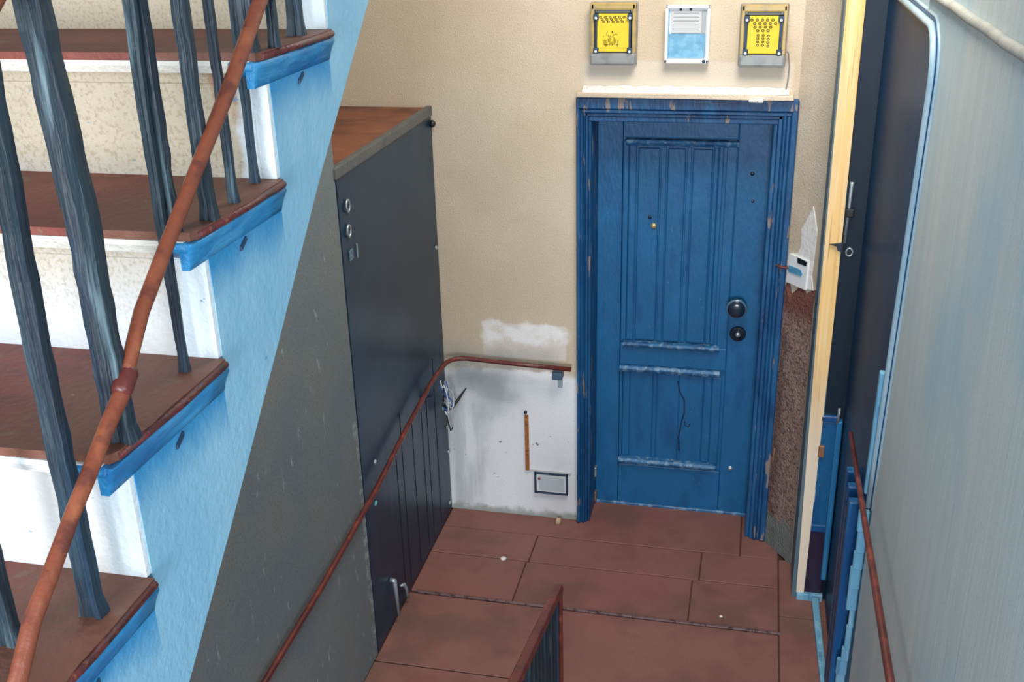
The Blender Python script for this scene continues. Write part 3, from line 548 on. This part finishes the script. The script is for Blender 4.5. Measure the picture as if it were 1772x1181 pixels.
# ------------------------------------------------------------------ stair flight
st = thing('staircase', (-.4, -3.0, 1.5), 'light blue concrete stair flight with red brown treads and white risers', 'staircase', kind='structure')
def tz(k): return 2.758-.174*k
def ry(k): return -3.014-.223*k
XR, XL = .118, -1.15
prof = []
K0, K1 = -10, 6
for k in range(K0, K1+1):
    prof += [(ry(k)+.008, tz(k-1)-.034), (ry(k)+.008, tz(k)-.034)]
prof += [(ry(K1+1)+.008, tz(K1)-.034), (ry(K1+1)+.008, tz(K1+1)-.1)]
low = [(-4.5, 1.29), (-3.642, 2.052), (-3.497, 2.178), (-3.292, 2.364), (-3.095, 2.548), (-2.822, 2.782), (ry(K0)+.05, 2.782+(ry(K0)+.05+2.822)*.80)]
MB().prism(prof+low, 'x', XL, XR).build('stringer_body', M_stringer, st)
for k in range(K0, K1+1):
    z_, yb, yf = tz(k), ry(k), ry(k+1)-.036
    n = 14; mb = MB(); rows = []
    tr_ = random.Random(k+50)
    # tread slab with slightly ragged right edge
    pl = [(XL, yb-.001), (XL, yf)]+[(XL+(XR+.004-XL)*i/n, yf+tr_.uniform(-.0015, .0015)) for i in range(1, n)]+[(XR+.002, yf+.004), (XR+.008, yf+.016)]+[(XR+.010+tr_.uniform(-.002, .002), yf+.028+(yb-yf-.03)*i/8) for i in range(1, 8)]+[(XR+.008, yb-.001)]
    td = mb.prism(pl, 'z', z_-.011, z_).build('tread', M_tread, st)
    MB().tube([(XR+.006, yf+.014, z_-.006), (XR+.011, (yf+yb)/2, z_-.006), (XR+.009, yb-.004, z_-.006)], .005, 8).build('tread_edge', M_tread_edge, td)
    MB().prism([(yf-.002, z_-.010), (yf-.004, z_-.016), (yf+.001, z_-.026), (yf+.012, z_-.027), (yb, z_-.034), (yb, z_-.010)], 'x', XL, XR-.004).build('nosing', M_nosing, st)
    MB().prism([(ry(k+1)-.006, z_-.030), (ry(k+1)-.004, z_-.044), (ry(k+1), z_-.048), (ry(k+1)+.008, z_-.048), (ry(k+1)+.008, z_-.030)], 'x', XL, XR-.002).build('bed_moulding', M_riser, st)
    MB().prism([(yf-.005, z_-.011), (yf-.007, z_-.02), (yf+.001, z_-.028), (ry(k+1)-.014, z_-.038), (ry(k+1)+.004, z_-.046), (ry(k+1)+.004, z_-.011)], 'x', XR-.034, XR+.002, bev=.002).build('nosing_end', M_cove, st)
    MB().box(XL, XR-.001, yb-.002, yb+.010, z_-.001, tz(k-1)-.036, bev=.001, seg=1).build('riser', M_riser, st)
    # rounded moulding that swells out below the side of the tread
    A = MB(); ys = [yf-.004, yf+.006, yf+.02]+[yf+.03+(yb-yf-.03)*q/5 for q in range(6)]
    rows = []
    for q, y in enumerate(ys):
        e = (.35, .8, 1.0)[q] if q < 3 else 1.0
        e *= 1+.06*mnoise.noise(Vector((y*30, k*3.1, 0)))
        sec = [(XR-.01, z_-.0115), (XR+.010, z_-.0115), (XR+.011*e, z_-.016), (XR+.0082*e, z_-.022), (XR+.005*e, z_-.029), (XR+.0026*e, z_-.036), (XR+.0002, z_-.045), (XR-.01, z_-.045)]
        rows.append([A.bm.verts.new((a, y, b)) for a, b in sec])
    for a, b in zip(rows, rows[1:]):
        for q in range(8):
            f = A.bm.faces.new((a[q], a[(q+1) % 8], b[(q+1) % 8], b[q])); f.smooth = 1 <= q <= 5
    A.bm.faces.new(rows[0][::-1]); A.bm.faces.new(rows[-1]); A.build('side_moulding', M_cove, st)
    ym = yb-.125+tr_.uniform(-.012, .012)
    MB().hexa([(XR-.004, ym-.009, z_-.062), (XR+.003, ym-.009, z_-.062), (XR+.003, ym+.009, z_-.052), (XR-.004, ym+.009, z_-.052), (XR-.004, ym-.009, z_-.056), (XR+.003, ym-.009, z_-.056), (XR+.003, ym+.009, z_-.046), (XR-.004, ym+.009, z_-.046)], bev=.001).build('dark_slot', M_clip, st)

# ------------------------------------------------------------------ stair railing
ra = thing('stair_railing', (.1, -3.5, 2.2), 'dark blue iron baluster railing with low brown rail on the light blue stair', 'railing')
def sec8(a, b):  # twin bar section with a groove
    return [(-a, -b), (-a*.25, -b*.95), (0, -b*.62), (a*.25, -b*.95), (a, -b), (a*1.08, 0), (a, b), (a*.25, b*.95), (0, b*.62), (-a*.25, b*.95), (-a, b), (-a*1.08, 0)]
def baluster(x, y, z0, wid, k, thin_bottom=1.0):
    top = 2.92+.78*(y+3.67)
    n = 26; pts = []; sc = []; rb = random.Random(k)
    for i in range(n+1):
        u = i/n; pts.append((x+(.104-x)*max(0, u-.5)*2+rb.uniform(-.0007, .0007), y+rb.uniform(-.0007, .0007), z0+(top-z0)*u))
        sc.append((1+rb.uniform(-.06, .06)+(.28 if i == 0 else 0))*(thin_bottom+(1-thin_bottom)*min(1, u*1.6)))
    MB().sweep(sec8(wid/2, wid*.34), pts, sc).build('baluster', M_iron, ra)
bl = [(.095, -3.755, tz(3), .021, 1), (.035, -3.815, tz(3), .022, 1), (.116, -3.680, tz(2), .027, 1), (.094, -3.504, tz(2), .013, .8), (.097, -3.492, tz(1), .021, .9),
      (.118, -3.437, tz(1), .018, .9), (.112, -3.36, tz(1), .011, 1), (.095, -3.26, tz(1), .013, .8), (.112, -3.262, tz(0), .026, .7), (.124, -3.215, tz(0), .014, .9), (.102, -3.09, tz(0), .024, .8),
      (.1, -2.93, tz(-1), .022, 1), (.1, -2.82, tz(-1), .02, 1), (.1, -2.71, tz(-2), .022, 1), (.1, -2.6, tz(-2), .02, 1), (.1, -2.48, tz(-3), .022, 1), (.1, -2.37, tz(-3), .022, 1)]
for i, b in enumerate(bl): baluster(b[0], b[1], b[2], b[3], i, b[4])
MB().tube([(.104, -4.05, 2.925+.78*(-.38)), (.104, -3.67, 2.925), (.104, -3.0, 2.925+.78*.67), (.104, -2.2, 2.925+.78*1.47)], .017, 12).build('top_rail', M_wood_rail, ra)
mr = MB().tube([(.132, -2.2650, 3.6190), (.132, -2.8650, 3.1390), (.132, -3.2602, 2.8224), (.132, -3.3711, 2.7322), (.132, -3.4670, 2.6624), (.132, -3.5595, 2.5939), (.132, -3.6303, 2.5395), (.132, -3.6694, 2.4957), (.132, -3.6871, 2.4740)], .0098, 12,
    radii=[.0095, .0095, .0095, .0095, .0085, .0085, .0085, .0082, .009]).build('low_rail', M_wood_rail, ra)
MB().tube([(.132, -3.6801, 2.4824), (.132, -3.6921, 2.4696), (.132, -3.7242, 2.4493), (.132, -3.7706, 2.4149), (.132, -3.8017, 2.3935), (.132, -3.8511, 2.3544), (.132, -3.8852, 2.3300), (.132, -3.9196, 2.2883), (.132, -3.9920, 2.2250)], .0098, 12,
    radii=[.009, .0095, .0085, .0085, .008, .0085, .009, .009, .009]).build('low_rail', M_wood_rail, ra)
jn = MB().lathe((.132, -3.681, 2.481), (0, .76, .62), [(.009, -.016), (.0112, -.01), (.0112, .01), (.009, .016)], 12).build('rail_joint', M_red_rail, ra)
# ------------------------------------------------------------------ switch and litter
sw = thing('light_switch', (.97, -.085, 1.34), 'white light switch with blue rocker at the right edge of the blue door frame', 'switch')
flat_on_return([(.14, 1.345), (.72, 1.35), (.74, 1.48), (.18, 1.475)], .013, .016, 'plate', M_white, sw)
flat_on_return([(.2, 1.395), (.58, 1.402), (.62, 1.416), (.56, 1.43), (.2, 1.425)], .017, .008, 'rocker', M_wblue, sw)
flat_on_return([(.44, 1.452), (.7, 1.456), (.72, 1.476), (.44, 1.476)], .015, .008, 'slot', M_black, sw)
tag(MB().lathe((-.292, -.403, 0), (0, 0, 1), [(.013, 0), (.016, .004), (.01, .009), (.002, .01)], 10).build('plaster_chip', M_dust), 'white plaster chip lying in the middle of the floor slab', 'chip')
tag(MB().box(-.1, -.078, -.055, -.025, .0, .022, bev=.006, jit=.003).build('plaster_chip', mat('beige_chip', (206, 184, 150), .8)), 'beige crumb of plaster at the foot of the wall beside the door frame', 'chip')
tag(MB().lathe((.742, -.655, 0), (0, 0, 1), [(.007, 0), (.008, .003), (.001, .005)], 8).build('plaster_chip', M_dust), 'tiny pale crumb near the metal floor joint', 'chip')
for o in C.objects:
    if '_b' in o: del o['_b']
